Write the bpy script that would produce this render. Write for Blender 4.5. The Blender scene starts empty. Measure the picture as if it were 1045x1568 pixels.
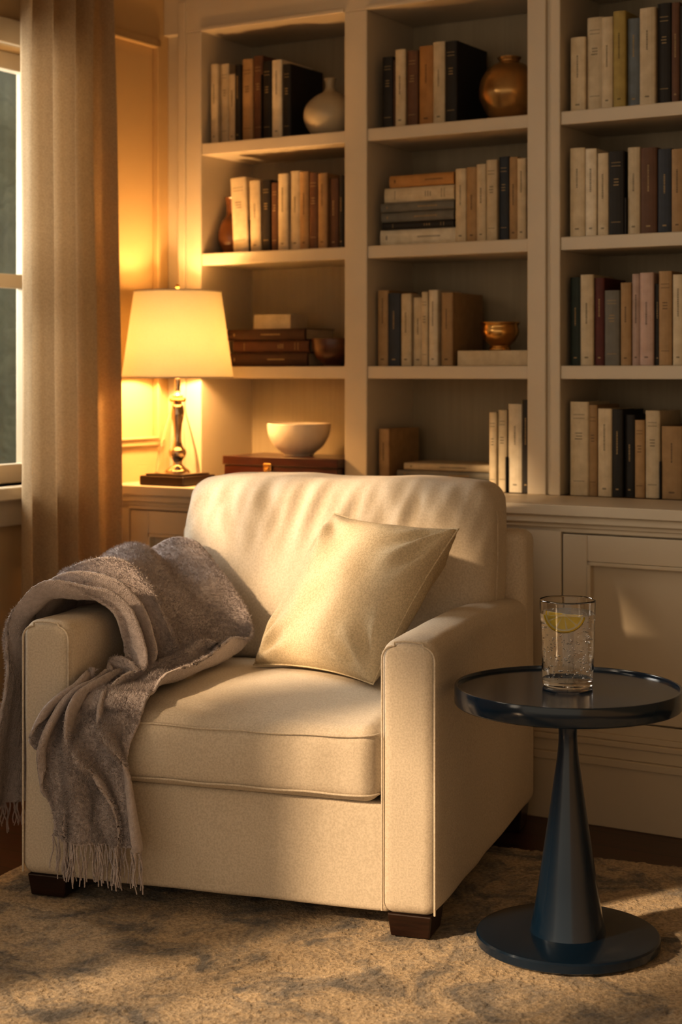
import bpy, bmesh, math, random
import numpy as np
from mathutils import Vector, Matrix, noise
random.seed(7)
R=math.radians
scene=bpy.context.scene
COL=scene.collection

# ------------------------------------------------------------------ materials
def nmat(name):
    m=bpy.data.materials.new(name); m.use_nodes=True
    nt=m.node_tree; b=nt.nodes['Principled BSDF']
    return m,nt,b
def setin(b,k,v):
    if k in b.inputs: b.inputs[k].default_value=v
def mat(name,col,rough=.5,metal=0,nscale=0,nvar=.0,bump=0,bscale=200,coat=0,sheen=0,spec=None,col2=None,detail=4,bdist=.002,stretch=None):
    m,nt,b=nmat(name)
    b.inputs['Base Color'].default_value=(*col,1); b.inputs['Roughness'].default_value=rough
    b.inputs['Metallic'].default_value=metal
    setin(b,'Coat Weight',coat); setin(b,'Coat Roughness',.08); setin(b,'Sheen Weight',sheen); setin(b,'Sheen Roughness',.5)
    if spec is not None: setin(b,'Specular IOR Level',spec)
    tc=nt.nodes.new('ShaderNodeTexCoord')
    src=tc.outputs['Object']
    if stretch:
        mp=nt.nodes.new('ShaderNodeMapping'); mp.inputs['Scale'].default_value=stretch
        nt.links.new(src,mp.inputs['Vector']); src=mp.outputs['Vector']
    if nscale:
        n=nt.nodes.new('ShaderNodeTexNoise'); n.inputs['Scale'].default_value=nscale; n.inputs['Detail'].default_value=detail
        nt.links.new(src,n.inputs['Vector'])
        r=nt.nodes.new('ShaderNodeValToRGB'); r.color_ramp.elements[0].position=.3; r.color_ramp.elements[1].position=.7
        c2=col2 or tuple(c*(1-nvar) for c in col)
        r.color_ramp.elements[0].color=(*c2,1); r.color_ramp.elements[1].color=(*col,1)
        nt.links.new(n.outputs['Fac'],r.inputs['Fac']); nt.links.new(r.outputs['Color'],b.inputs['Base Color'])
    if bump:
        n=nt.nodes.new('ShaderNodeTexNoise'); n.inputs['Scale'].default_value=bscale; n.inputs['Detail'].default_value=3
        nt.links.new(src,n.inputs['Vector'])
        bp=nt.nodes.new('ShaderNodeBump'); bp.inputs['Strength'].default_value=bump; bp.inputs['Distance'].default_value=bdist
        nt.links.new(n.outputs['Fac'],bp.inputs['Height']); nt.links.new(bp.outputs['Normal'],b.inputs['Normal'])
    return m
def fabric(name,col,col2,weave=900,bump=.35,trans=0,sheen=.1):
    m,nt,b=nmat(name)
    b.inputs['Roughness'].default_value=1.0; setin(b,'Sheen Weight',sheen); setin(b,'Specular IOR Level',.08)
    tc=nt.nodes.new('ShaderNodeTexCoord')
    n=nt.nodes.new('ShaderNodeTexNoise'); n.inputs['Scale'].default_value=260; n.inputs['Detail'].default_value=2
    nt.links.new(tc.outputs['Object'],n.inputs['Vector'])
    r=nt.nodes.new('ShaderNodeValToRGB'); r.color_ramp.elements[0].position=.35; r.color_ramp.elements[1].position=.62
    r.color_ramp.elements[0].color=(*col2,1); r.color_ramp.elements[1].color=(*col,1)
    nt.links.new(n.outputs['Fac'],r.inputs['Fac']); nt.links.new(r.outputs['Color'],b.inputs['Base Color'])
    v=nt.nodes.new('ShaderNodeTexVoronoi'); v.inputs['Scale'].default_value=weave
    nt.links.new(tc.outputs['Object'],v.inputs['Vector'])
    n2=nt.nodes.new('ShaderNodeTexNoise'); n2.inputs['Scale'].default_value=14; n2.inputs['Detail'].default_value=3
    nt.links.new(tc.outputs['Object'],n2.inputs['Vector'])
    b1=nt.nodes.new('ShaderNodeBump'); b1.inputs['Strength'].default_value=bump; b1.inputs['Distance'].default_value=.001
    b2=nt.nodes.new('ShaderNodeBump'); b2.inputs['Strength'].default_value=.3; b2.inputs['Distance'].default_value=.01
    nt.links.new(n2.outputs['Fac'],b2.inputs['Height']); nt.links.new(b2.outputs['Normal'],b1.inputs['Normal'])
    nt.links.new(v.outputs['Distance'],b1.inputs['Height']); nt.links.new(b1.outputs['Normal'],b.inputs['Normal'])
    if trans:
        t=nt.nodes.new('ShaderNodeBsdfTranslucent'); mx=nt.nodes.new('ShaderNodeMixShader'); mx.inputs[0].default_value=trans
        nt.links.new(r.outputs['Color'],t.inputs['Color'])
        nt.links.new(b.outputs[0],mx.inputs[1]); nt.links.new(t.outputs[0],mx.inputs[2])
        nt.links.new(mx.outputs[0],nt.nodes['Material Output'].inputs[0])
    return m
def attrmat(name,rough=.6,bump=.15):
    m,nt,b=nmat(name)
    a=nt.nodes.new('ShaderNodeAttribute'); a.attribute_name='Col'
    tc=nt.nodes.new('ShaderNodeTexCoord')
    n=nt.nodes.new('ShaderNodeTexNoise'); n.inputs['Scale'].default_value=35; n.inputs['Detail'].default_value=5
    nt.links.new(tc.outputs['Object'],n.inputs['Vector'])
    mx=nt.nodes.new('ShaderNodeMix'); mx.data_type='RGBA'; mx.blend_type='MULTIPLY'
    r=nt.nodes.new('ShaderNodeValToRGB'); r.color_ramp.elements[0].position=.3; r.color_ramp.elements[1].position=.7
    r.color_ramp.elements[0].color=(.80,.78,.74,1); r.color_ramp.elements[1].color=(1,1,1,1)
    nt.links.new(n.outputs['Fac'],r.inputs['Fac'])
    mx.inputs[0].default_value=1
    nt.links.new(a.outputs['Color'],mx.inputs[6]); nt.links.new(r.outputs['Color'],mx.inputs[7])
    nt.links.new(mx.outputs[2],b.inputs['Base Color']); b.inputs['Roughness'].default_value=rough
    bp=nt.nodes.new('ShaderNodeBump'); bp.inputs['Strength'].default_value=bump; bp.inputs['Distance'].default_value=.001
    n2=nt.nodes.new('ShaderNodeTexNoise'); n2.inputs['Scale'].default_value=400
    nt.links.new(tc.outputs['Object'],n2.inputs['Vector']); nt.links.new(n2.outputs['Fac'],bp.inputs['Height'])
    nt.links.new(bp.outputs['Normal'],b.inputs['Normal'])
    return m
def glassmat(name,ior=1.45,col=(1,1,1),rough=0):
    m,nt,b=nmat(name)
    b.inputs['Base Color'].default_value=(*col,1); b.inputs['Roughness'].default_value=rough
    setin(b,'Transmission Weight',1); setin(b,'IOR',ior)
    return m

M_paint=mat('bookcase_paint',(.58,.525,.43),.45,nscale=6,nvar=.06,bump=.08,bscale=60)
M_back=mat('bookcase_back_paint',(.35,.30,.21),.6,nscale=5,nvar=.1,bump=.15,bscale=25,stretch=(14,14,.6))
M_wall=mat('wall_paint',(.54,.40,.22),.7,nscale=3,nvar=.08,bump=.1,bscale=90)
M_ceil=mat('ceiling_paint',(.6,.52,.4),.8,nscale=3,nvar=.04)
M_trim=mat('trim_paint',(.56,.48,.36),.45,nscale=6,nvar=.05)
M_wood=mat('dark_wood',(.030,.011,.006),.35,nscale=12,nvar=.6,bump=.1,bscale=60,coat=.2,stretch=(1,1,8))
M_sofa=fabric('upholstery_fabric',(.70,.64,.555),(.59,.535,.455),bump=.5)
M_pipe=M_sofa
M_pillow=fabric('linen_pillow',(.68,.585,.43),(.53,.45,.32),weave=600,bump=.9,sheen=0)
M_curtain=fabric('curtain_linen',(.51,.39,.25),(.43,.325,.205),weave=700,trans=.27)
M_brass=mat('brass',(.65,.40,.15),.22,metal=1,nscale=8,nvar=.2)
M_steel=mat('polished_nickel',(.55,.42,.27),.12,metal=1,nscale=8,nvar=.1)
M_navy=mat('navy_lacquer',(.006,.021,.048),.22,metal=.0,nscale=5,nvar=.15,coat=.3)
M_navytop=mat('navy_tabletop',(.008,.024,.050),.16,metal=.0,nscale=4,nvar=.15,coat=.2)
M_ceram=mat('glazed_ceramic',(.42,.38,.29),.35,nscale=9,nvar=.15,bump=.05,bscale=40)
M_bowlw=mat('white_stoneware',(.72,.66,.58),.4,nscale=20,nvar=.12,bump=.1,bscale=60)
M_bronze=mat('bronze_glaze',(.54,.33,.13),.26,metal=.75,nscale=10,nvar=.45,bump=.2,bscale=18,bdist=.004)
M_redwood=mat('mahogany',(.055,.013,.007),.3,nscale=8,nvar=.6,coat=.4,stretch=(1,6,10))
M_brownbowl=mat('turned_wood',(.09,.03,.012),.35,nscale=10,nvar=.5,coat=.2,stretch=(1,1,6))
M_amber=mat('amber_glaze',(.22,.09,.03),.25,nscale=9,nvar=.5,coat=.5)
M_books=attrmat('book_cloth')
M_lemon=attrmat('lemon_flesh',.35,.1)
M_glass=glassmat('clear_glass',1.45)
M_water=glassmat('water',1.33)
M_bub=glassmat('bubble',.78)
M_bub2=mat('bubble_silver',(.97,.97,.95),.08,metal=1,nscale=50,nvar=.03)
M_hedge=mat('hedge_leaves',(.24,.30,.29),.8,nscale=3,nvar=.4,bump=.6,bscale=8,bdist=.1)

# ------------------------------------------------------------------ helpers
def link(ob,parent=None):
    COL.objects.link(ob)
    if parent: ob.parent=parent
    return ob
def empty(name,loc=(0,0,0),rz=0):
    e=bpy.data.objects.new(name,None); e.empty_display_size=.1
    e.location=loc; e.rotation_euler=(0,0,rz); COL.objects.link(e); return e
def mkmesh(name,verts,faces,mats,parent=None,smooth=True,sharp=None,loc=None,rot=None,cols=None,fm=None,uvn=None):
    me=bpy.data.meshes.new(name)
    me.from_pydata([tuple(v) for v in verts],[],faces); me.update()
    if not isinstance(mats,(list,tuple)): mats=[mats]
    for m in mats: me.materials.append(m)
    if fm is not None:
        me.polygons.foreach_set('material_index',fm)
    if smooth: me.polygons.foreach_set('use_smooth',[True]*len(me.polygons))
    if smooth and sharp: 
        try: me.set_sharp_from_angle(angle=R(sharp))
        except Exception: pass
    if cols is not None:
        ca=me.color_attributes.new('Col','FLOAT_COLOR','CORNER')
        arr=[]
        for p,c in zip(me.polygons,cols):
            arr+= [c[0],c[1],c[2],1]*p.loop_total
        ca.data.foreach_set('color',arr)
    ob=bpy.data.objects.new(name,me)
    if loc is not None: ob.location=loc
    if rot is not None: ob.rotation_euler=rot
    return link(ob,parent)
class MB:
    def __init__(s): s.v=[];s.f=[];s.c=[];s.m=[]
    def box(s,x0,x1,y0,y1,z0,z1,col=(1,1,1),M=None,mi=0):
        b=len(s.v)
        P=[(x0,y0,z0),(x1,y0,z0),(x1,y1,z0),(x0,y1,z0),(x0,y0,z1),(x1,y0,z1),(x1,y1,z1),(x0,y1,z1)]
        if M is not None: P=[tuple(M@Vector(p)) for p in P]
        s.v+=P
        for f in [(0,3,2,1),(4,5,6,7),(0,1,5,4),(1,2,6,5),(2,3,7,6),(3,0,4,7)]:
            s.f.append(tuple(b+i for i in f)); s.c.append(col); s.m.append(mi)
    def prism(s,prof,z0,z1,col=(1,1,1),M=None,mi=0):
        b=len(s.v); n=len(prof)
        P=[(x,y,z0) for x,y in prof]+[(x,y,z1) for x,y in prof]
        if M is not None: P=[tuple(M@Vector(p)) for p in P]
        s.v+=P
        s.f.append(tuple(b+i for i in reversed(range(n)))); s.c.append(col); s.m.append(mi)
        s.f.append(tuple(b+n+i for i in range(n))); s.c.append(col); s.m.append(mi)
        for i in range(n):
            j=(i+1)%n
            s.f.append((b+i,b+j,b+n+j,b+n+i)); s.c.append(col); s.m.append(mi)
    def obj(s,name,mats,parent=None,bevel=0,smooth=False,cols=False,**k):
        ob=mkmesh(name,s.v,s.f,mats,parent,smooth=smooth,cols=s.c if cols else None,fm=s.m,**k)
        if bevel:
            md=ob.modifiers.new('bevel','BEVEL'); md.width=bevel; md.segments=2; md.limit_method='ANGLE'; md.angle_limit=R(40)
            md.harden_normals=False
        return ob
def lathe(name,prof,mt,parent=None,seg=64,loc=(0,0,0),sharp=35,rot=None,close=False):
    v=[];f=[]
    n=len(prof)
    idx=[]
    for (r,z) in prof:
        if r<1e-6: idx.append([len(v)]); v.append((0,0,z))
        else:
            idx.append(list(range(len(v),len(v)+seg)))
            for k in range(seg):
                a=2*math.pi*k/seg; v.append((r*math.cos(a),r*math.sin(a),z))
    rng=range(n if close else n-1)
    for i in rng:
        A=idx[i];B=idx[(i+1)%n]
        for k in range(seg):
            k2=(k+1)%seg
            if len(A)==1 and len(B)==1: continue
            if len(A)==1: f.append((A[0],B[k2],B[k]))
            elif len(B)==1: f.append((A[k],A[k2],B[0]))
            else: f.append((A[k],A[k2],B[k2],B[k]))
    return mkmesh(name,v,f,mt,parent,loc=loc,sharp=sharp,rot=rot)
def smoothprof(pts,n=6):
    P=[pts[0]]+list(pts)+[pts[-1]]; out=[]
    for i in range(1,len(P)-2):
        for k in range(n):
            t=k/n; q=[]
            for c in (0,1):
                a,b,d,e=P[i-1][c],P[i][c],P[i+1][c],P[i+2][c]
                q.append(.5*((2*b)+(-a+d)*t+(2*a-5*b+4*d-e)*t*t+(-a+3*b-3*d+e)*t**3))
            out.append((max(q[0],0),q[1]))
    out.append(pts[-1]); return out
def axis_pts(h,r,step):
    a=[-h+r*(k/5) for k in range(5)]
    m=max(2,int((2*(h-r))/step))
    mid=[-(h-r)+2*(h-r)*k/m for k in range(m+1)]
    b=[h-r+r*(k/5) for k in range(1,6)]
    return a+mid+b
def rbox(name,x0,x1,y0,y1,z0,z1,r,mt,parent=None,step=.025,fn=None):
    c=np.array([(x0+x1)/2,(y0+y1)/2,(z0+z1)/2]); h=np.array([(x1-x0)/2,(y1-y0)/2,(z1-z0)/2])
    r=min(r,min(h)*.98)
    ax=[axis_pts(h[i],r,step) for i in range(3)]
    vd={};V=[];F=[]
    def vid(p):
        k=(round(p[0],6),round(p[1],6),round(p[2],6))
        if k in vd: return vd[k]
        q=np.array(p); inn=np.clip(q,-(h-r),(h-r)); d=q-inn
        L=np.linalg.norm(d)
        if L>1e-9: d=d/L*r
        o=inn+d
        vd[k]=len(V); V.append(o); return vd[k]
    for a in range(3):
        b_,c_=(a+1)%3,(a+2)%3
        for s in (-1,1):
            A,B=ax[b_],ax[c_]
            for i in range(len(A)-1):
                for j in range(len(B)-1):
                    q=[]
                    for (u,w) in ((A[i],B[j]),(A[i+1],B[j]),(A[i+1],B[j+1]),(A[i],B[j+1])):
                        p=[0,0,0]; p[a]=s*h[a]; p[b_]=u; p[c_]=w; q.append(vid(p))
                    if s<0: q=q[::-1]
                    F.append(tuple(q))
    out=[]
    for o in V:
        n=o/h
        p=o+c
        if fn: p=fn(p,n)
        out.append(tuple(p))
    return mkmesh(name,out,F,mt,parent)
def tube(name,pts,rad,mt,parent=None,cyc=False,res=3):
    cu=bpy.data.curves.new(name,'CURVE'); cu.dimensions='3D'; cu.bevel_depth=rad; cu.bevel_resolution=res
    sp=cu.splines.new('POLY'); sp.points.add(len(pts)-1)
    for p,q in zip(sp.points,pts): p.co=(*q,1)
    sp.use_cyclic_u=cyc
    cu.materials.append(mt)
    return link(bpy.data.objects.new(name,cu),parent)

# ------------------------------------------------------------------ room frame (local x along bookcase wall, local y into wall)
TH=R(31); P0=Vector((0,4.863,0)); RZ=-TH
def rm(x,y,z=0):
    return Vector((P0.x+math.cos(TH)*x+math.sin(TH)*y, P0.y-math.sin(TH)*x+math.cos(TH)*y, z))
RK=dict(loc=P0,rot=(0,0,RZ))
SL=-.66
CEIL=2.62
b=MB(); b.box(SL-.15,4.3,-6.0,.5,-.05,0)
def floor_mat():
    m,nt,bs=nmat('floor_dark_planks')
    tc=nt.nodes.new('ShaderNodeTexCoord')
    br=nt.nodes.new('ShaderNodeTexBrick'); br.inputs['Scale'].default_value=1
    br.inputs['Color1'].default_value=(.075,.026,.012,1); br.inputs['Color2'].default_value=(.11,.042,.020,1); br.inputs['Mortar'].default_value=(.008,.004,.002,1)
    br.inputs['Mortar Size'].default_value=.002; br.inputs['Brick Width'].default_value=1.4; br.inputs['Row Height'].default_value=.11
    nt.links.new(tc.outputs['Object'],br.inputs['Vector'])
    mp=nt.nodes.new('ShaderNodeMapping'); mp.inputs['Scale'].default_value=(2,30,1); nt.links.new(tc.outputs['Object'],mp.inputs['Vector'])
    n=nt.nodes.new('ShaderNodeTexNoise'); n.inputs['Scale'].default_value=3; n.inputs['Detail'].default_value=6; nt.links.new(mp.outputs['Vector'],n.inputs['Vector'])
    mx=nt.nodes.new('ShaderNodeMix'); mx.data_type='RGBA'; mx.blend_type='MULTIPLY'; mx.inputs[0].default_value=.7
    nt.links.new(br.outputs['Color'],mx.inputs[6]); nt.links.new(n.outputs['Color'],mx.inputs[7]); nt.links.new(mx.outputs[2],bs.inputs['Base Color'])
    bs.inputs['Roughness'].default_value=.3
    return m
b.obj('floor',floor_mat(),**RK)
b=MB(); b.box(SL-.15,4.3,-6.0,.5,CEIL,CEIL+.05); b.obj('ceiling',M_ceil,**RK)
b=MB(); b.box(SL-.15,4.2,.32,.42,0,CEIL); b.obj('wall_back',M_wall,**RK)
b=MB(); b.box(3.7,3.8,-4.6,.32,0,CEIL); b.obj('wall_right',M_wall,**RK)
b=MB()
wins=[(.52,1.45,.83,2.07),(2.10,3.75,1.42,2.25),(4.0,5.5,.70,2.25)]  # second and third openings are added out of view to cast sun patches
def wb(t0,t1,z0,z1): b.box(SL-.15,SL,-t1,-t0,z0,z1)
wb(-.32,.52,0,CEIL); wb(1.45,2.10,0,CEIL); wb(3.75,4.0,0,CEIL); wb(5.5,6.0,0,CEIL)
for (t0,t1,z0,z1) in wins: wb(t0,t1,0,z0); wb(t0,t1,z1,CEIL)
b.obj('wall_left',M_wall,**RK)
def pane_mat():
    m=bpy.data.materials.new('window_pane'); m.use_nodes=True; nt=m.node_tree
    for n in list(nt.nodes): nt.nodes.remove(n)
    o=nt.nodes.new('ShaderNodeOutputMaterial'); t=nt.nodes.new('ShaderNodeBsdfTransparent'); g=nt.nodes.new('ShaderNodeBsdfGlossy'); g.inputs['Roughness'].default_value=.02
    mx=nt.nodes.new('ShaderNodeMixShader'); mx.inputs[0].default_value=.05
    nt.links.new(t.outputs[0],mx.inputs[1]); nt.links.new(g.outputs[0],mx.inputs[2]); nt.links.new(mx.outputs[0],o.inputs[0])
    return m
M_pane=pane_mat()
for k,(t0,t1,z0,z1) in enumerate(wins):
    b=MB()
    c=.07
    b.box(SL,SL+.02,-t0,-t0+c,z0-.0,z1+c); b.box(SL,SL+.02,-t1-c,-t1,z0,z1+c); b.box(SL,SL+.02,-t1,-t0,z1,z1+c)
    b.box(SL-.10,SL+.055,-t1-c,-t0+c,z0-.035,z0)
    b.box(SL,SL+.02,-t1-c,-t0+c,z0-.11,z0-.035)
    xs0,xs1=SL-.11,SL-.07
    b.box(xs0,xs1,-t0-.045,-t0,z0,z1); b.box(xs0,xs1,-t1,-t1+.045,z0,z1)
    b.box(xs0,xs1,-t1,-t0,z0,z0+.055); b.box(xs0,xs1,-t1,-t0,z1-.05,z1)
    zm=z0+(z1-z0)*.47
    if k!=1: b.box(xs0,xs1,-t1,-t0,zm-.02,zm+.02)
    nm=(1,2,2)[k]
    for i in range(1,nm+1):
        yy=-(t0+(t1-t0)*i/(nm+1)); w=.012 if k==0 else .03
        b.box(xs0+.005,xs1-.005,yy-w,yy+w,z0,z1)
    w=b.obj('window_%d'%(k+1),[M_trim],bevel=.003,**RK)
    x=SL-.09
    mkmesh('pane',[(x,-t1+.04,z0+.05),(x,-t0-.04,z0+.05),(x,-t0-.04,z1-.04),(x,-t1+.04,z1-.04)],[(0,1,2,3)],M_pane,w,smooth=False)
b=MB()
def fr(t0,t1,z0,z1,w=.022,d=.014):
    b.box(SL,SL+d,-t1,-t0,z0,z0+w); b.box(SL,SL+d,-t1,-t0,z1-w,z1)
    b.box(SL,SL+d,-t0-w,-t0,z0,z1); b.box(SL,SL+d,-t1,-t1+w,z0,z1)
fr(.03,.40,.92,2.20)
fr(.05,.38,.94,2.18,.008,.022)
b.obj('trim_1',M_wall,bevel=.003,**RK)
b=MB(); b.box(SL,SL+.018,-6.0,-.30,0,.15); b.box(SL,SL+.026,-6.0,-.30,.15,.17); b.obj('baseboard_left',M_trim,bevel=.003,**RK)

# ------------------------------------------------------------------ bookcase
b=MB()
ZS=[.81,1.168,1.523,1.869]; ZT=2.22
bays=[(-.513,.012),(.089,.606),(.705,1.225),(1.30,1.82)]
stiles=[(-.572,-.513),(.012,.089),(.606,.662),(.676,.705),(1.225,1.255),(1.268,1.30),(1.82,1.90)]
for s0,s1 in stiles: b.box(s0,s1,0,.30,.81,ZT)
for s0,s1 in ((.660,.678),(1.253,1.27)): b.box(s0,s1,.010,.30,.81,ZT)
b.box(SL,-.572,.022,.30,.81,ZT+.1)
b.box(-.600,-.572,-.006,.05,.81,ZT+.1)
for s0,s1 in bays:
    for z in ZS[1:]:
        b.box(s0,s1,.004,.30,z-.037,z)
b.box(SL,1.90,0,.30,ZT,2.34)
b.box(SL,1.90,-.02,.30,2.34,2.38)
b.box(SL,1.90,-.05,.30,2.38,2.44); b.box(SL,1.90,-.09,.30,2.44,2.50); b.box(SL,1.90,-.12,.30,2.50,CEIL)
for s0,s1 in bays: b.box(s0,s1,-.006,.004,ZT,ZT+.012)
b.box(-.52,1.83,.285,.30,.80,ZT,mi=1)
b.box(SL,1.90,-.295,.01,.782,.81); b.box(SL,1.90,-.285,.01,.762,.782); b.box(SL,1.90,-.275,.01,.75,.762)
b.box(SL,1.90,-.252,.30,0,.75)
F0=-.27
doors=[(-.585,-.02),(.07,.655),(.825,1.40),(1.46,1.86)]
prev=SL
for (a,c) in doors:
    b.box(prev,a,F0,-.25,.2,.75); prev=c
b.box(prev,1.90,F0,-.25,.2,.75)
b.box(SL,1.90,F0,-.25,.738,.752); b.box(SL,1.90,F0,-.25,.2,.265)
for (a,c) in doors:
    g=.004; a+=g;c-=g; z0=.269;z1=.734; w=.068
    b.box(a,a+w,F0,-.25,z0,z1); b.box(c-w,c,F0,-.25,z0,z1)
    b.box(a+w,c-w,F0,-.25,z0,z0+w); b.box(a+w,c-w,F0,-.25,z1-w,z1)
    a+=w;c-=w;z0+=w;z1-=w; q=.010
    b.box(a,a+q,F0-.005,-.25,z0,z1); b.box(c-q,c,F0-.005,-.25,z0,z1); b.box(a,c,F0-.005,-.25,z0,z0+q); b.box(a,c,F0-.005,-.25,z1-q,z1)
b.box(SL,1.90,-.287,-.25,0,.165); b.box(SL,1.90,-.293,-.25,.155,.175); b.box(SL,1.90,-.283,-.25,.175,.205); b.box(SL,1.90,-.288,-.25,.205,.22); b.box(SL,1.90,-.279,-.25,.22,.235)
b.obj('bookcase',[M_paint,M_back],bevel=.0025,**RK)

# ------------------------------------------------------------------ books
CR=(.60,.52,.38); CW=(.70,.64,.52); TA=(.40,.27,.14); OR=(.45,.24,.08); BR=(.13,.065,.035); DK=(.018,.016,.015); NV=(.03,.04,.06)
GY=(.18,.18,.165); OL=(.42,.33,.11); BU=(.10,.02,.015); GN=(.015,.03,.025); PK=(.50,.38,.34); SB=(.16,.195,.23)
PG=(.55,.47,.34)
bk=MB()
def jit(c,a=.12):
    k=1+random.uniform(-a,a); return tuple(min(1,x*k) for x in c)
def book(M,w,d,h,col):
    col=jit(col)
    t=.0022
    n=6; r=min(.006,w*.25)
    prof=[]
    for k in range(n+1):
        a=math.pi*k/n
        prof.append((w/2-(w/2)*math.cos(a), r-r*math.sin(a)))
    prof=prof+[(w,r+.004),(0,r+.004)]
    bk.prism(prof,0,h,col,M)
    bk.box(0,t,r,d,0,h,col,M); bk.box(w-t,w,r,d,0,h,col,M)
    bk.box(t,w-t,r+.003,d-.004,.003,h-.004,PG,M)
    lum=sum(col)/3
    ink=tuple(.35*x for x in col) if lum>.2 else (.36,.27,.14)
    e=-.0004
    if w>.012:
        kind=random.random()
        cx=w/2
        if kind<.65:
            z=h*random.uniform(.42,.58); L=h*random.uniform(.18,.32)
            zz=z
            ww=min(.0020,w*.08)
            while zz<z+L:
                l=random.uniform(.002,.005); bk.box(cx-ww,cx+ww,e,.002,zz,zz+l,ink,M); zz+=l+.0016
            bk.box(cx-w*.13,cx+w*.13,e,.002,h*.08,h*.08+.004,ink,M)
        else:
            for zc in (.15,.82,.86):
                bk.box(w*.2,w*.8,e+.0004,.003,h*zc,h*zc+.0016,ink,M)
            for q in range(3):
                bk.box(cx-w*random.uniform(.12,.22),cx+w*.18,e,.002,h*.66-q*.008,h*.66-q*.008+.0026,ink,M)
def row(s,z,lst,y=.035):
    for it in lst:
        if it[0]=='g': s+=it[1]; continue
        w,h,c=it[:3]; d=it[3] if len(it)>3 and it[3] else random.uniform(.15,.185); lean=it[4] if len(it)>4 else 0
        yy=y+random.uniform(-.008,.008)
        M=Matrix.Translation((s,yy,z+.0005))@Matrix.Rotation(R(lean),4,'Y')
        book(M,w-.0012,d,h,c); s+=w
def hstack(s,z,lst,y=.04):
    for L,t,c,dx in lst:
        M=Matrix.Translation((s+dx,y+random.uniform(-.006,.006),z+t))@Matrix.Rotation(R(90),4,'Y')@Matrix.Rotation(R(random.uniform(-1.5,1.5)),4,'X')
        book(M,t-.0008,.17,L,c); z+=t
    return z
row(-.500,1.869,[(.030,.25,CR),(.032,.25,CR),(.030,.215,CR),(.024,.24,DK),(.042,.255,TA),(.036,.262,BR),(.004,.2,DK),(.034,.24,DK),(.038,.24,CW),(.030,.225,DK,.19)])
row(-.412,1.523,[(.060,.232,CR,None,-3),(.004,.1,DK),(.042,.22,CR,None,-1),(.034,.22,DK),(.026,.21,BR),(.038,.235,CR),(.040,.242,CR),(.034,.237,TA),(.032,.232,BR),(.034,.228,TA),(.034,.212,BR),(.018,.22,DK)])
zt=hstack(-.440,1.168,[(.295,.042,(.05,.016,.009),.0),(.28,.038,(.08,.026,.012),.02),(.29,.036,(.045,.016,.009),.0)])
bk.box(-.36,-.225,.07,.17,zt+.0005,zt+.045,CR)
row(.120,1.869,[(.038,.212,DK),('g',.004),(.005,.2,BR),(.036,.228,CR),(.038,.222,BR),(.050,.232,OR),(.040,.238,CR),(.040,.236,DK,.2)])
hstack(.108,1.523,[(.250,.048,CW,.0),(.235,.020,DK,.012),(.24,.030,GY,.008),(.24,.028,GY,.008),(.232,.045,CR,.015),(.215,.036,OR,.032)])
row(.362,1.523,[(.036,.212,CR),(.036,.214,TA),(.031,.22,CR),(.035,.23,CR),(.032,.238,NV),(.029,.235,TA),(.029,.228,CR)],.03)
row(.100,1.168,[(.038,.224,TA),('g',.003),(.043,.214,NV),(.036,.212,CR),(.036,.20,CR),(.022,.215,CR),(.031,.22,CW),('g',.004),(.040,.212,TA,.2)])
bk.box(.366,.600,.045,.20,1.1685,1.212,CR)
row(.548,1.2125,[(.050,.20,CR,.10)],.165)
row(.105,.81,[(.036,.172,TA,.19)])
hstack(.160,.81,[(.305,.028,CR,.0),(.30,.024,GY,.004),(.28,.022,CR,.024)],.05)
row(.472,.81,[(.025,.225,CR),(.029,.232,CR),(.004,.1,DK),(.045,.25,CW),(.026,.262,DK)],.03)
row(.722,1.869,[(.046,.205,CR),(.048,.256,CR),(.034,.25,CR),(.037,.262,OL),(.038,.24,SB),(.046,.262,CR),(.040,.272,DK),(.024,.27,BR),(.034,.258,DK),(.03,.25,CR),(.04,.23,TA),(.03,.24,CR)],.03)
row(.722,1.523,[(.046,.245,CR),(.034,.24,CW),(.034,.226,CR),(.046,.228,DK),(.006,.1,DK),(.037,.236,CR),(.048,.232,BR),(.042,.226,NV),(.034,.222,TA),(.034,.236,CR),(.04,.23,BR),(.04,.21,CR)],.03)
row(.718,1.168,[(.034,.244,GN),(.040,.25,CR),(.030,.24,BU),(.045,.205,GY),(.032,.225,TA),(.025,.248,PK),(.040,.25,PK),(.016,.22,DK),(.038,.252,TA),(.033,.242,CR),(.03,.236,TA),(.04,.25,CR),(.05,.22,DK)],.03)
row(.722,.81,[(.056,.258,CR),(.026,.25,TA),(.042,.24,CR),(.032,.238,DK),(.030,.224,DK),(.030,.21,TA),(.042,.236,CR),(.005,.1,DK),(.06,.195,TA,.2),('g',.04),(.04,.22,BR),(.04,.24,CR)],.03)
for z in ZS:
    l=[]; tot=0
    while tot<.46:
        w=random.uniform(.024,.045); l.append((w,random.uniform(.2,.26),random.choice([CR,CR,TA,DK,BR,GY,NV]))); tot+=w
    row(1.315,z,l,.03)
bk.obj('books',[M_books],cols=True,**RK)

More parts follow.
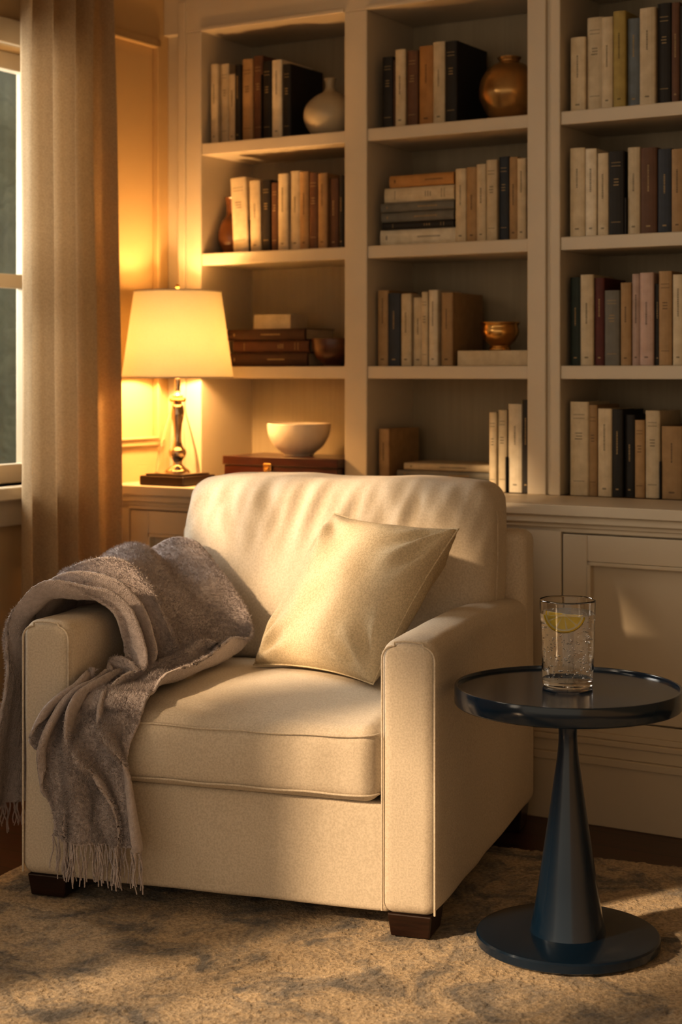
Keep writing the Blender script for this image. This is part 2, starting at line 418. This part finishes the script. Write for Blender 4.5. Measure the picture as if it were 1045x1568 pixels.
# ------------------------------------------------------------------ shelf objects
lathe('gourd_vase',smoothprof([(0,.0),(.045,0),(.068,.02),(.082,.055),(.076,.09),(.05,.118),(.022,.135),(.014,.15),(.016,.168),(.020,.175),(.012,.176),(.009,.165),(0,.16)]),M_ceram,loc=rm(-.090,.085,1.870))
lathe('bronze_vase',smoothprof([(0,0),(.035,0),(.062,.018),(.084,.062),(.088,.09),(.078,.13),(.052,.16),(.030,.172),(.033,.182),(.034,.186),(.025,.185),(.022,.17),(0,.165)]),M_bronze,loc=rm(.500,.110,1.870))
lathe('amber_vase',smoothprof([(0,0),(.025,0),(.042,.03),(.045,.06),(.036,.1),(.018,.13),(.02,.17),(.024,.18),(.014,.178),(0,.15)]),M_amber,loc=rm(-.464,.10,1.524))
def bowl(name,r,h,mt,loc):
    return lathe(name,smoothprof([(0,.0),(r*.42,0),(r*.48,h*.06),(r*.75,h*.28),(r*.95,h*.62),(r,h*.95),(r*.985,h),(r*.95,h*.97),(r*.88,h*.6),(r*.66,h*.3),(r*.3,h*.16),(0,h*.14)]),mt,loc=loc)
bowl('wooden_bowl',.068,.082,M_brownbowl,rm(-.068,.070,1.169))
bowl('ceramic_bowl',.098,.098,M_bowlw,rm(-.20,.08,.8935))
lathe('brass_bowl',smoothprof([(0,0),(.030,0),(.031,.008),(.029,.014),(.045,.03),(.055,.052),(.053,.070),(.058,.080),(.055,.081),(.049,.070),(.049,.05),(.02,.022),(0,.02)]),M_brass,loc=rm(.47,.11,1.2125))
b=MB()
bx0,bx1,by0,by1=-.400,.008,-.035,.19
b.box(bx0,bx1,by0,by1,.8105,.865,mi=0); b.box(bx0-.004,bx1+.004,by0-.004,by1+.004,.866,.893,mi=0)
cx=(bx0+bx1)/2-.04
b.box(cx-.014,cx+.014,by0-.008,by0,.850,.874,mi=1); b.box(cx-.006,cx+.006,by0-.012,by0,.842,.860,mi=1)
b.obj('mahogany_box',[M_redwood,M_brass],bevel=.002,**RK)

# ------------------------------------------------------------------ table lamp
LX,LY=-.496,4.951
lamp=empty('table_lamp',(LX,LY,.8105),RZ)
def shade_mat():
    m=bpy.data.materials.new('lampshade_linen'); m.use_nodes=True; nt=m.node_tree
    for n in list(nt.nodes): nt.nodes.remove(n)
    o=nt.nodes.new('ShaderNodeOutputMaterial'); d=nt.nodes.new('ShaderNodeBsdfDiffuse'); t=nt.nodes.new('ShaderNodeBsdfTranslucent')
    tc=nt.nodes.new('ShaderNodeTexCoord'); n=nt.nodes.new('ShaderNodeTexNoise'); n.inputs['Scale'].default_value=300
    nt.links.new(tc.outputs['Object'],n.inputs['Vector'])
    r=nt.nodes.new('ShaderNodeValToRGB'); r.color_ramp.elements[0].color=(.80,.76,.62,1); r.color_ramp.elements[1].color=(.88,.85,.74,1)
    nt.links.new(n.outputs['Fac'],r.inputs['Fac'])
    nt.links.new(r.outputs['Color'],d.inputs['Color']); nt.links.new(r.outputs['Color'],t.inputs['Color'])
    mx=nt.nodes.new('ShaderNodeMixShader'); mx.inputs[0].default_value=.21
    nt.links.new(d.outputs[0],mx.inputs[1]); nt.links.new(t.outputs[0],mx.inputs[2])
    nt.links.new(mx.outputs[0],o.inputs[0])
    return m
b=MB(); b.box(-.082,.082,-.082,.082,0,.028); b.box(-.07,.07,-.07,.07,.028,.034); b.obj('base',[M_wood],parent=lamp,bevel=.003)
lathe('column',smoothprof([(0,.034),(.034,.034),(.036,.042),(.022,.052),(.014,.065),(.024,.085),(.026,.1),(.016,.115),(.011,.14),(.014,.18),(.020,.21),(.018,.235),(.011,.25),(.016,.262),(.016,.27),(.008,.28),(.008,.33),(0,.331)],4),M_steel,lamp)
lathe('glass_body',smoothprof([(.066,.036),(.068,.045),(.058,.10),(.040,.17),(.026,.22),(.022,.25),(.020,.252),(.0235,.22),(.037,.17),(.055,.10),(.064,.045),(.063,.036)],4),M_glass,lamp)
lathe('collar',[(0,.25),(.024,.25),(.026,.256),(.024,.262),(.012,.266),(0,.266)],M_brass,lamp)
lathe('shade',[(.169,.324),(.132,.584),(.130,.584),(.167,.324)],shade_mat(),lamp,seg=96,close=True)
lathe('finial',[(0,.575),(.004,.576),(.004,.592),(.007,.598),(.004,.606),(0,.607)],M_brass,lamp,seg=20)
for k in range(3):
    a=k*2.094; tube('spider_%d'%(k+1),[(0,0,.578),(.131*math.cos(a),.131*math.sin(a),.578)],.0016,M_brass,lamp)
for z,rr in ((.324,.169),(.584,.132)):
    tube('shade_trim',[(rr*math.cos(a*math.pi/40),rr*math.sin(a*math.pi/40),z) for a in range(80)],.0022,M_pipe,lamp,cyc=True)
L=bpy.data.lights.new('bulb','POINT'); L.energy=19; L.color=(1,.53,.20); L.shadow_soft_size=.035
lo=link(bpy.data.objects.new('bulb',L),lamp); lo.location=(0,0,.42)

# ------------------------------------------------------------------ armchair
CH=R(18.5)
CO=(-.697,3.548,0)
ch=empty('armchair',CO,-CH)
W=.935;D=.96
def wr(p,sc,amp,off=0):
    return amp*noise.noise(Vector((p[0]*sc[0]+off,p[1]*sc[1],p[2]*sc[2])))
def arm_fn(side):
    def fn(p,n):
        t=max(0,n[2]); y=p[1]/D
        if p[2]>.3:
            f=(p[2]-.3)/.3
            p[2]+= f*(.010*(1-n[0]**2) - .030*y*y + .006*(1-abs(2*y-1)))
        p[0]+= .004*math.copysign(1,n[0])*(1-n[1]**2)*(1-n[2]**2) + wr(p,(5,6,5),.004,side)
        p[2]+= wr(p,(6,9,4),.003,side+4)
        return p
    return fn
rbox('arm_left',0,.118,0,.93,.057,.602,.028,M_sofa,ch,fn=arm_fn(1))
rbox('arm_right',W-.118,W,0,.93,.057,.602,.028,M_sofa,ch,fn=arm_fn(2))
rbox('base_front',.10,W-.10,.014,.93,.057,.278,.012,M_sofa,ch,fn=lambda p,n:(p+np.array([0,wr(p,(6,3,3),.005),0])))
rbox('back_frame',0.0,W,.845,D+.01,.057,.752,.03,M_sofa,ch)
def seat_fn(p,n):
    p=p.copy()
    cr=(1-n[0]**2)*(1-n[1]**2)
    if n[2]>0: p[2]+=.022*cr*n[2]
    p[2]+=wr(p,(7,5,1),.006,3)*(n[2]>.3)
    if n[1]<-.5: p[1]+=-.012*(1-n[0]**2)*(1-n[2]**2)+wr(p,(16,1,4),.007,9)*(1-n[2]**2)
    p[2]-=.008*(1-n[0]**2)*(n[1]<-.8)*(n[2]>0)
    return p
rbox('seat_cushion',.120,W-.120,-.012,.66,.278,.438,.036,M_sofa,ch,step=.016,fn=seat_fn)
def back_fn(p,n):
    p=p.copy(); z=(p[2]-.43)/.45
    cr=(1-n[0]**2)*(1-n[2]**2)
    if n[1]<0: p[1]-=.045*cr**.7
    p[2]-= .010*abs(n[0])**6*max(0,n[2])
    p[2]+= wr(p,(9,2,1),.010,5)*max(0,n[2])
    wz=math.exp(-((z-.86)/.17)**2)
    if n[1]<0: p[1]+= wz*( .010*noise.noise(Vector((p[0]*22+p[2]*6,0,p[2]*4))) +.014*noise.noise(Vector((p[0]*34-p[2]*10,3,p[2]*5))))
    if n[1]<0: p[1]+= .012*noise.noise(Vector((p[0]*5,1,p[2]*5)))
    p[0]+= .012*n[0]*(1-n[2]**2)
    p[1]+= z*.075
    return p
rbox('back_cushion',.080,.876,.625,.845,.430,.886,.050,M_sofa,ch,step=.010,fn=back_fn)
def armloop(x0,x1):
    pts=[]
    for t in np.linspace(.065,.57,20): pts.append((x1-.004,.004,t))
    for k in range(1,10):
        a=R(90*k/10); pts.append((x1-.004-.026+.026*math.cos(a),.004,.572+.028*math.sin(a)))
    for t in np.linspace(x1-.03,x0+.03,8): pts.append((t,.004,.600+.010*(1-((t-(x0+x1)/2)/((x1-x0)/2))**2)))
    for k in range(0,10):
        a=R(90+90*k/10); pts.append((x0+.004+.026+.026*math.cos(a),.004,.572+.028*math.sin(a)))
    for t in np.linspace(.57,.065,20): pts.append((x0+.004,.004,t))
    return pts
tube('seam_arm_left',armloop(0,.118),.0024,M_pipe,ch)
tube('seam_arm_right',armloop(W-.118,W),.0024,M_pipe,ch)
def seatseam(z,off):
    pts=[]
    for x in np.linspace(.145,W-.145,60):
        n0=(x-W/2)/((W-.24)/2)
        y=-.012-.003+ .006*abs(n0)**10 - off*(1-n0*n0)
        pts.append((x,y,z-.007*(1-n0*n0)*(1 if z>.35 else 0)+.001*math.sin(x*40)))
    for k in range(1,7):
        a=R(90*k/6); pts.append((W-.145+.022*math.sin(a),-.010+.024*(1-math.cos(a)),z))
    return pts
tube('seam_seat_top',seatseam(.418,.004),.0024,M_pipe,ch)
tube('seam_seat_bottom',seatseam(.297,.004),.0024,M_pipe,ch)
pts=[]
for z in np.linspace(.47,.80,20): pts.append((.876+.012*(1-((z-.656)/.226)**2)+.0005,.70+(z-.43)/.45*.075,z))
for k in range(0,9):
    a=R(90*k/8); pts.append((.876-.044+.045*math.cos(a),.762+.004*k/8,.824+.044*math.sin(a)))
tube('seam_back',pts,.0022,M_pipe,ch)
b=MB()
def leg(x0,x1,y0,y1,zb):
    t=.006
    P=[(x0+t,y0+t,zb),(x1-t,y0+t,zb),(x1-t,y1-t,zb),(x0+t,y1-t,zb),(x0,y0,.06),(x1,y0,.06),(x1,y1,.06),(x0,y1,.06)]
    o=len(b.v); b.v+=P
    for f in [(0,3,2,1),(4,5,6,7),(0,1,5,4),(1,2,6,5),(2,3,7,6),(3,0,4,7)]: b.f.append(tuple(o+i for i in f)); b.c.append(0); b.m.append(0)
leg(.012,.105,.008,.105,.013); leg(W-.105,W-.012,.008,.105,.013)
leg(.012,.105,D-.105,D-.012,0); leg(W-.105,W-.012,D-.105,D-.012,0)
b.obj('legs',[M_wood],parent=ch,bevel=.003)

# ------------------------------------------------------------------ throw pillow
def pillow():
    Lc=Vector((-.200,3.865,.462)); Bc=Vector((.069,3.598,.468)); Rc=Vector((.258,3.682,.792)); Tc=Vector((-.014,3.945,.803))
    N=(Bc-Lc).cross(Tc-Lc).normalized()
    if N.y>0: N=-N
    n=56; V=[];F=[]
    for s in (1,-1):
        for i in range(n+1):
            for j in range(n+1):
                u=i/n;v=j/n; a=2*u-1;c=2*v-1
                pin=.085
                a2=a*(1.03-pin*(1-c*c)*abs(a)**3); c2=c*(1.03-pin*(1-a*a)*abs(c)**3)
                uu=(a2+1)/2; vv=(c2+1)/2
                p=(Lc*(1-uu)+Bc*uu)*(1-vv)+(Tc*(1-uu)+Rc*uu)*vv
                e=max(0,(1-a*a)*(1-c*c)); th=.085*e**.40
                wr_=.013*noise.noise(Vector((a*2.2,c*2.2,s*3)))*min(1,e*4)
                for ca,cc in ((-1,1),(1,1),(1,-1),(-1,-1)):
                    da,dc=a-ca,c-cc; rr=math.hypot(da,dc); an=math.atan2(dc,da)
                    wr_+=.010*math.sin(an*11+ca)*math.exp(-((rr-.40)/.30)**2)*min(1,e*6)
                p=p+N*(s*(th)+wr_)
                V.append(p)
    m=(n+1)*(n+1)
    for s in (0,1):
        for i in range(n):
            for j in range(n):
                q=(s*m+i*(n+1)+j,s*m+(i+1)*(n+1)+j,s*m+(i+1)*(n+1)+j+1,s*m+i*(n+1)+j+1)
                F.append(q if s==0 else q[::-1])
    ob=mkmesh('throw_pillow',V,F,M_pillow)
    bm=bmesh.new(); bm.from_mesh(ob.data); bmesh.ops.remove_doubles(bm,verts=bm.verts,dist=1e-5); bmesh.ops.recalc_face_normals(bm,faces=bm.faces); bm.to_mesh(ob.data); bm.free()
    loop=[]
    def edge(i,j): return V[i*(n+1)+j]
    for i in range(n): loop.append(edge(i,0))
    for j in range(n): loop.append(edge(n,j))
    for i in range(n,0,-1): loop.append(edge(i,n))
    for j in range(n,0,-1): loop.append(edge(0,j))
    tube('edge_seam',loop,.0022,M_pillow,ob,cyc=True)
pillow()

# ------------------------------------------------------------------ throw blanket
def throw():
    F_=[(-.072,.03,.17),(-.060,.03,.40),(-.035,.045,.56),(.015,.07,.632),(.08,.10,.640),(.138,.135,.60),(.155,.15,.52),(.155,.12,.465),(.145,.06,.462),(.115,.0,.455),(.085,-.045,.41),(.080,-.055,.34),(.110,-.045,.25),(.115,-.040,.165)]
    K_=[(-.065,.45,.17),(-.045,.47,.40),(-.030,.50,.585),(.010,.58,.665),(.09,.615,.685),(.19,.615,.61),(.265,.59,.53),(.315,.52,.468),(.325,.38,.462),(.315,.18,.466),(.300,.03,.455),(.295,-.038,.39),(.295,-.042,.28),(.315,-.045,.155)]
    nu=300; nv=220
    def cr(P,t):
        n=len(P)-1; x=t*n; i=min(int(x),n-1); f=x-i
        g=lambda k: np.array(P[max(0,min(n,k))],float)
        a,b_,c,d=g(i-1),g(i),g(i+1),g(i+2)
        return .5*((2*b_)+(-a+c)*f+(2*a-5*b_+4*c-d)*f*f+(-a+3*b_-3*c+d)*f**3)
    G=np.zeros((nu+1,nv+1,3))
    for i in range(nu+1):
        u=i/nu; a=cr(F_,u); b_=cr(K_,u)
        for j in range(nv+1):
            G[i,j]=a+(b_-a)*(j/nv)
    du=np.gradient(G,axis=0); dv=np.gradient(G,axis=1)
    N=np.cross(du,dv); N/= np.linalg.norm(N,axis=2,keepdims=True)+1e-9
    if N[int(nu*.3),nv//2,2]<0: N=-N
    H=np.zeros((nu+1,nv+1)); S=np.zeros((nu+1,nv+1))
    for i in range(nu+1):
        u=i/nu
        wgt=.65+.35*math.sin(min(1,u*1.1)*math.pi) if u<.5 else 1-.25*max(0,(u-.7)/.3)
        for j in range(nv+1):
            v=j/nv
            ph=v*3.7+ 2.0*noise.noise(Vector((u*3.6,v*1.6,2))) + .35*math.sin(u*5+1)
            s=math.sin(ph*2*math.pi)
            r1=(.5+.5*s)**1.2
            am=.052*(.80+1.1*noise.noise(Vector((u*5,v*3,7))))
            x=.5+.5*math.sin((ph*2.3+u*1.5)*2*math.pi)
            H[i,j]=am*r1*wgt+.007*x*wgt+.016*noise.noise(Vector((u*14,v*7,0)))+.004
            S[i,j]=.014*math.cos(ph*2*math.pi)
    P=G+N*H[:,:,None]
    dvn=dv/(np.linalg.norm(dv,axis=2,keepdims=True)+1e-9)
    P=P+dvn*S[:,:,None]
    for i in range(nu+1):
        for j in range(nv+1):
            x,y,z=P[i,j]; 
            if -.012<x<.130 and z<.612 and y>-.012:
                if y<.0 : y=min(y,-.014)
                else:
                    dl=x+.012; dr=.130-x; dt=.612-z
                    if dt<min(dl,dr): z=.618
                    elif dl<dr: x=-.014
                    else: x=.132
            if .118<=x<.82 and -.028<y<.62 and z<.468:
                if z>.30 and (.468-z)<(y+.028)*1.0+.0: z=.470
                elif y<.05: y=-.030
                else: z=.470
            P[i,j]=(x,y,z)
    for _ in range(3):
        Q=P.copy(); Q[1:-1,1:-1]=.5*P[1:-1,1:-1]+.125*(P[:-2,1:-1]+P[2:,1:-1]+P[1:-1,:-2]+P[1:-1,2:]); P=Q
    rng=np.random.RandomState(3)
    Pn=P+N*(rng.rand(nu+1,nv+1,1)-.5)*.0022
    V=[tuple(p) for p in Pn.reshape(-1,3)]
    F=[]
    for i in range(nu):
        for j in range(nv):
            a=i*(nv+1)+j; F.append((a,a+1,a+nv+2,a+nv+1))
    e=empty('throw_blanket',CO,-CH)
    ob=mkmesh('cloth',V,F,M_throw,e)
    so=ob.modifiers.new('thick','SOLIDIFY'); so.thickness=.007; so.offset=0
    du=np.gradient(P,axis=0); dv=np.gradient(P,axis=1)
    NN=np.cross(du,dv); NN/=np.linalg.norm(NN,axis=2,keepdims=True)+1e-9
    if NN[int(nu*.3),nv//2,2]<0: NN=-NN
    nf=130000
    ii=rng.rand(nf)*(nu-1); jj=rng.rand(nf)*(nv-1)
    i0=ii.astype(int); j0=jj.astype(int); fi=(ii-i0)[:,None]; fj=(jj-j0)[:,None]
    base=P[i0,j0]*(1-fi)*(1-fj)+P[i0+1,j0]*fi*(1-fj)+P[i0,j0+1]*(1-fi)*fj+P[i0+1,j0+1]*fi*fj
    nn=NN[i0,j0]
    dirn=nn+ (rng.rand(nf,3)-.5)*1.7
    dirn/=np.linalg.norm(dirn,axis=1,keepdims=True)
    side=np.cross(dirn,rng.rand(nf,3)-.5); side/=np.linalg.norm(side,axis=1,keepdims=True)
    ln=(.0050+.0050*rng.rand(nf))[:,None]
    b0=base+nn*.003
    wv=.0008
    tri=np.stack([b0-side*wv,b0+side*wv,b0+dirn*ln],axis=1).reshape(-1,3)
    me=bpy.data.meshes.new('nap'); me.vertices.add(nf*3); me.vertices.foreach_set('co',tri.ravel().astype(np.float32))
    me.loops.add(nf*3); me.loops.foreach_set('vertex_index',np.arange(nf*3,dtype=np.int32))
    me.polygons.add(nf); me.polygons.foreach_set('loop_start',np.arange(0,nf*3,3,dtype=np.int32))
    me.update(calc_edges=True); me.validate()
    me.materials.append(M_throw); link(bpy.data.objects.new('nap',me),e)
    cu=bpy.data.curves.new('fringe','CURVE'); cu.dimensions='3D'; cu.bevel_depth=.0019; cu.bevel_resolution=2
    for (i,d0) in ((nu,.090),(0,.07)):
        for j in range(0,nv+1,5):
            p=P[i,j]
            for q in range(2):
                sp=cu.splines.new('POLY'); n=7; sp.points.add(n-1)
                ang=random.uniform(0,6.28); L=d0*random.uniform(.75,1.05); ax=random.uniform(-.010,.010); ay=random.uniform(-.006,.006)
                for k in range(n):
                    t=k/(n-1)
                    sp.points[k].co=(p[0]+ax*t+.0024*math.cos(ang+t*7),p[1]+ay*t+.0024*math.sin(ang+t*7),p[2]+.004-L*t,1)
                    sp.points[k].radius=1-.3*t
    cu.materials.append(M_throw)
    link(bpy.data.objects.new('fringe',cu),e)
M_throw=mat('throw_wool',(.62,.565,.585),.95,nscale=120,nvar=.22,bump=1,bscale=420,bdist=.004,sheen=.4,spec=.1)
throw()

# ------------------------------------------------------------------ side table
TX,TY=.452,3.25
tb=empty('side_table',(TX,TY,.0150))
dz=-.0150
lathe('tabletop',[(0,.487+dz),(.218,.487+dz),(.2235,.489+dz),(.2256,.492+dz),(.2256,.524+dz),(.2245,.5265+dz),(.2220,.527+dz),(.2195,.5265+dz),(.2185,.524+dz),(.2180,.5205+dz),(0,.5205+dz)],M_navytop,tb,seg=128,sharp=40)
lathe('pedestal',smoothprof([(.034,.488+dz),(.028,.478+dz),(.021,.455+dz),(.0185,.43+dz),(.021,.39+dz),(.028,.34+dz),(.038,.27+dz),(.050,.19+dz),(.062,.11+dz),(.073,.05+dz),(.079,.022+dz)],5),M_navy,tb,seg=96)
lathe('foot',[(0,0),(.178,0),(.182,.003),(.182,.018),(.179,.0215),(.173,.023),(.08,.0235),(0,.0235)],M_navy,tb,seg=128,sharp=30)

# ------------------------------------------------------------------ glass of sparkling water
GX,GY_,GZ=.455,3.275,.5210
gl=empty('drinking_glass',(GX,GY_,GZ))
lathe('tumbler',[(0,.0),(.046,0),(.049,.002),(.0505,.006),(.0530,.07),(.0562,.170),(.0560,.173),(.0552,.174),(.0544,.173),(.0542,.170),(.0508,.07),(.0480,.018),(.0455,.0135),(0,.0125)],M_glass,gl,seg=96,sharp=50)
wz=.146
def rin(z): return .0480+(z-.018)/(.170-.018)*(.0542-.0480)
lathe('water',[(0,.0123),(.0456,.0133),(.0482,.018),(rin(.07)+.0002,.07),(rin(wz)+.0003,wz),(0,wz)],M_water,gl,seg=96,sharp=50)
for nm,mt,cnt,ra,rb in (('bubbles',M_bub,420,.0008,.0021),('bubbles_fine',M_bub2,150,.0005,.0011)):
    bm=bmesh.new()
    for k in range(cnt):
        a=random.uniform(0,6.283); z=.018+(wz-.022)*random.random()**.8
        rr=(rin(z)-.003)*(1 if random.random()<.5 else math.sqrt(random.random()))
        rad=random.uniform(ra,rb)
        x_,y_=rr*math.cos(a),rr*math.sin(a)
        if z>.104 and y_<0 and x_<.028: continue
        bmesh.ops.create_icosphere(bm,subdivisions=1,radius=rad,matrix=Matrix.Translation((x_,y_,z)))
    me=bpy.data.meshes.new(nm); bm.to_mesh(me); bm.free(); me.materials.append(mt)
    me.polygons.foreach_set('use_smooth',[True]*len(me.polygons)); link(bpy.data.objects.new(nm,me),gl)
lm=MB(); T=.0028
def ring(r0,r1,a0,a1,col,t=T,n=6):
    for k in range(n):
        b0=a0+(a1-a0)*k/n; b1=a0+(a1-a0)*(k+1)/n
        if r0<1e-5: pr=[(r1*math.cos(b0),r1*math.sin(b0)),(r1*math.cos(b1),r1*math.sin(b1)),(0,0)]
        else: pr=[(r0*math.cos(b0),r0*math.sin(b0)),(r1*math.cos(b0),r1*math.sin(b0)),(r1*math.cos(b1),r1*math.sin(b1)),(r0*math.cos(b1),r0*math.sin(b1))]
        lm.prism(pr,-t,t,col)
RL=.037
A0,A1=math.pi,2*math.pi
ring(RL*.93,RL,A0,A1,(1.0,.74,.03),T,30)
ring(RL*.86,RL*.93,A0,A1,(1.0,.97,.72),T*.97,30)
ring(0,RL*.86,A0,A1,(1.0,.96,.68),T*.6,30)
for k in range(5):
    a0=A0+math.pi*k/5+.06; a1=A0+math.pi*(k+1)/5-.06
    ring(RL*.12,RL*.82,a0,a1,(1.0,.82,.14),T*.9,6)
lo=lm.obj('lemon_slice',[M_lemon],parent=gl,cols=True)
lo.location=(-.009,-.018,.146); lo.rotation_euler=(R(66),R(8),R(-12))

# ------------------------------------------------------------------ curtain
def curtain(name,t0,t1,spread,x0,folds,seed,ztop=2.50):
    V=[];F=[]; nu=220; nz=60
    for j in range(nz+1):
        z=.012+(ztop-.012)*j/nz; k=1-j/nz
        for i in range(nu+1):
            u=i/nu
            a0=t0-spread*k; 
            t=a0+(t1-a0)*u
            ph=u*folds*2*math.pi+.7*noise.noise(Vector((u*3,z*.5,seed)))*1.5
            am=.036+.016*noise.noise(Vector((u*4,z*.6,seed+3)))
            s=math.sin(ph)
            x=x0+am*math.copysign(abs(s)**.8,s)+.010*noise.noise(Vector((u*8,z*1.3,seed)))
            V.append((x,-(t+.012*math.cos(ph)),z))
    for j in range(nz):
        for i in range(nu):
            a=j*(nu+1)+i; F.append((a,a+1,a+nu+2,a+nu+1))
    return mkmesh(name,V,F,M_curtain,**RK)
cu1=curtain('curtain',.425,.790,.07,SL+.115,4.3,1)
cu2=curtain('curtain.001',1.42,1.80,.0,SL+.115,5,8)
rod=tube('curtain_rod',[rm(SL+.115,-.33,2.53),rm(SL+.115,-1.9,2.53)],.012,M_brass)

# ------------------------------------------------------------------ rug
def rug():
    a=R(22)
    u0,u1,v0,v1=-2.107,.55,1.6,3.787
    nu,nv=440,310
    V=[];rs=np.random.RandomState(5)
    J=rs.rand(nv+1,nu+1)
    for j in range(nv+1):
        for i in range(nu+1):
            u=u0+(u1-u0)*i/nu; v=v0+(v1-v0)*j/nv
            if 0<i<nu: u+=(J[j,i]-.5)*.004
            ed=min(i,nu-i,j,nv-j)
            z=.0125 if ed>0 else .001
            if ed>0: z+= .0035*(J[j,i]-.6)+.0016*noise.noise(Vector((u*30,v*30,0)))-.002
            V.append((u,v,z))
    F=[]
    for j in range(nv):
        for i in range(nu):
            q=j*(nu+1)+i; F.append((q,q+1,q+nu+2,q+nu+1))
    m,nt,bs=nmat('rug_wool')
    bs.inputs['Roughness'].default_value=.95; setin(bs,'Specular IOR Level',.1); setin(bs,'Sheen Weight',.2)
    tc=nt.nodes.new('ShaderNodeTexCoord')
    n=nt.nodes.new('ShaderNodeTexNoise'); n.inputs['Scale'].default_value=6.5; n.inputs['Detail'].default_value=8; n.inputs['Roughness'].default_value=.72; n.inputs['Distortion'].default_value=.8
    nt.links.new(tc.outputs['Object'],n.inputs['Vector'])
    r=nt.nodes.new('ShaderNodeValToRGB'); E=r.color_ramp.elements
    E[0].position=.38; E[0].color=(.17,.168,.17,1); E[1].position=.54; E[1].color=(.60,.49,.35,1)
    q=E.new(.46); q.color=(.38,.33,.265,1)
    nt.links.new(n.outputs['Fac'],r.inputs['Fac'])
    n2=nt.nodes.new('ShaderNodeTexNoise'); n2.inputs['Scale'].default_value=130; n2.inputs['Detail'].default_value=3
    nt.links.new(tc.outputs['Object'],n2.inputs['Vector'])
    r2=nt.nodes.new('ShaderNodeValToRGB'); r2.color_ramp.elements[0].position=.3; r2.color_ramp.elements[0].color=(.55,.53,.50,1); r2.color_ramp.elements[1].position=.65; r2.color_ramp.elements[1].color=(1.0,1.0,1.0,1)
    nt.links.new(n2.outputs['Fac'],r2.inputs['Fac'])
    mx=nt.nodes.new('ShaderNodeMix'); mx.data_type='RGBA'; mx.blend_type='MULTIPLY'; mx.inputs[0].default_value=1
    nt.links.new(r.outputs['Color'],mx.inputs[6]); nt.links.new(r2.outputs['Color'],mx.inputs[7]); nt.links.new(mx.outputs[2],bs.inputs['Base Color'])
    bp=nt.nodes.new('ShaderNodeBump'); bp.inputs['Strength'].default_value=.8; bp.inputs['Distance'].default_value=.005
    nt.links.new(n2.outputs['Fac'],bp.inputs['Height']); nt.links.new(bp.outputs['Normal'],bs.inputs['Normal'])
    mkmesh('rug',V,F,m,rot=(0,0,-a))
rug()

# ------------------------------------------------------------------ outside
V=[];F=[]
nx,nz=80,40
for j in range(nz+1):
    for i in range(nx+1):
        t=-4+8.8*i/nx; z=4.2*j/nz
        x=-2.3+.35*noise.noise(Vector((t*1.5,z*1.5,0)))+.12*noise.noise(Vector((t*6,z*6,2)))
        V.append((x,-t,z))
for j in range(nz):
    for i in range(nx):
        a=j*(nx+1)+i; F.append((a,a+1,a+nx+2,a+nx+1))
hd=mkmesh('garden_hedge',V,F,M_hedge,**RK)  # greenery outside; length and height extended to block sun at first window
b=MB(); b.box(-9,SL-.15,-9,6,-.20,-.02); b.obj('garden_lawn',[M_hedge],**RK)

# ------------------------------------------------------------------ lights
S=bpy.data.lights.new('sun','SUN'); S.energy=5.6; S.color=(1,.67,.38); S.angle=R(3.0)
so=link(bpy.data.objects.new('sun',S)); so.rotation_euler=Vector((1.9,1.17,-1.02)).to_track_quat('-Z','Y').to_euler()
def area(name,loc,direction,sx,sy,e,col):
    A=bpy.data.lights.new(name,'AREA'); A.shape='RECTANGLE'; A.size=sx; A.size_y=sy; A.energy=e; A.color=col
    o=link(bpy.data.objects.new(name,A)); o.location=loc; o.rotation_euler=direction.to_track_quat('-Z','Z').to_euler(); return o
inn=Vector((math.cos(TH),-math.sin(TH),0))
area('fill_high_window',rm(SL-.17,-2.92,1.84),inn,1.6,.8,22,(1,.82,.62))  # added warm fill lamp at the unseen high opening
area('fill_large_window',rm(SL-.17,-4.75,1.5),inn,1.5,1.5,26,(1,.82,.62))  # fill lamp added behind the large opening outside the view
area('daylight_small_window',rm(SL-1.0,-1.0,1.7),inn,.9,1.5,80,(1,.93,.82))
w=bpy.data.worlds.new('World'); scene.world=w; w.use_nodes=True
bg=w.node_tree.nodes['Background']; bg.inputs['Color'].default_value=(1,.80,.58,1); bg.inputs['Strength'].default_value=.78
scene.view_settings.view_transform='Standard'
for lk in ('Medium High Contrast','Standard - Medium High Contrast'):
    try:
        scene.view_settings.look=lk; break
    except Exception as ex: print('look',ex)

# ------------------------------------------------------------------ camera
cam=bpy.data.cameras.new('camera'); co=link(bpy.data.objects.new('camera',cam)); co.location=(0,0,1.15); co.rotation_euler=(R(90),0,0)
cam.lens=57.4; cam.sensor_width=36; cam.sensor_fit='AUTO'; cam.shift_y=-.1365; cam.clip_start=.05
cam.dof.use_dof=True; cam.dof.focus_distance=3.4; cam.dof.aperture_fstop=3.6
scene.camera=co
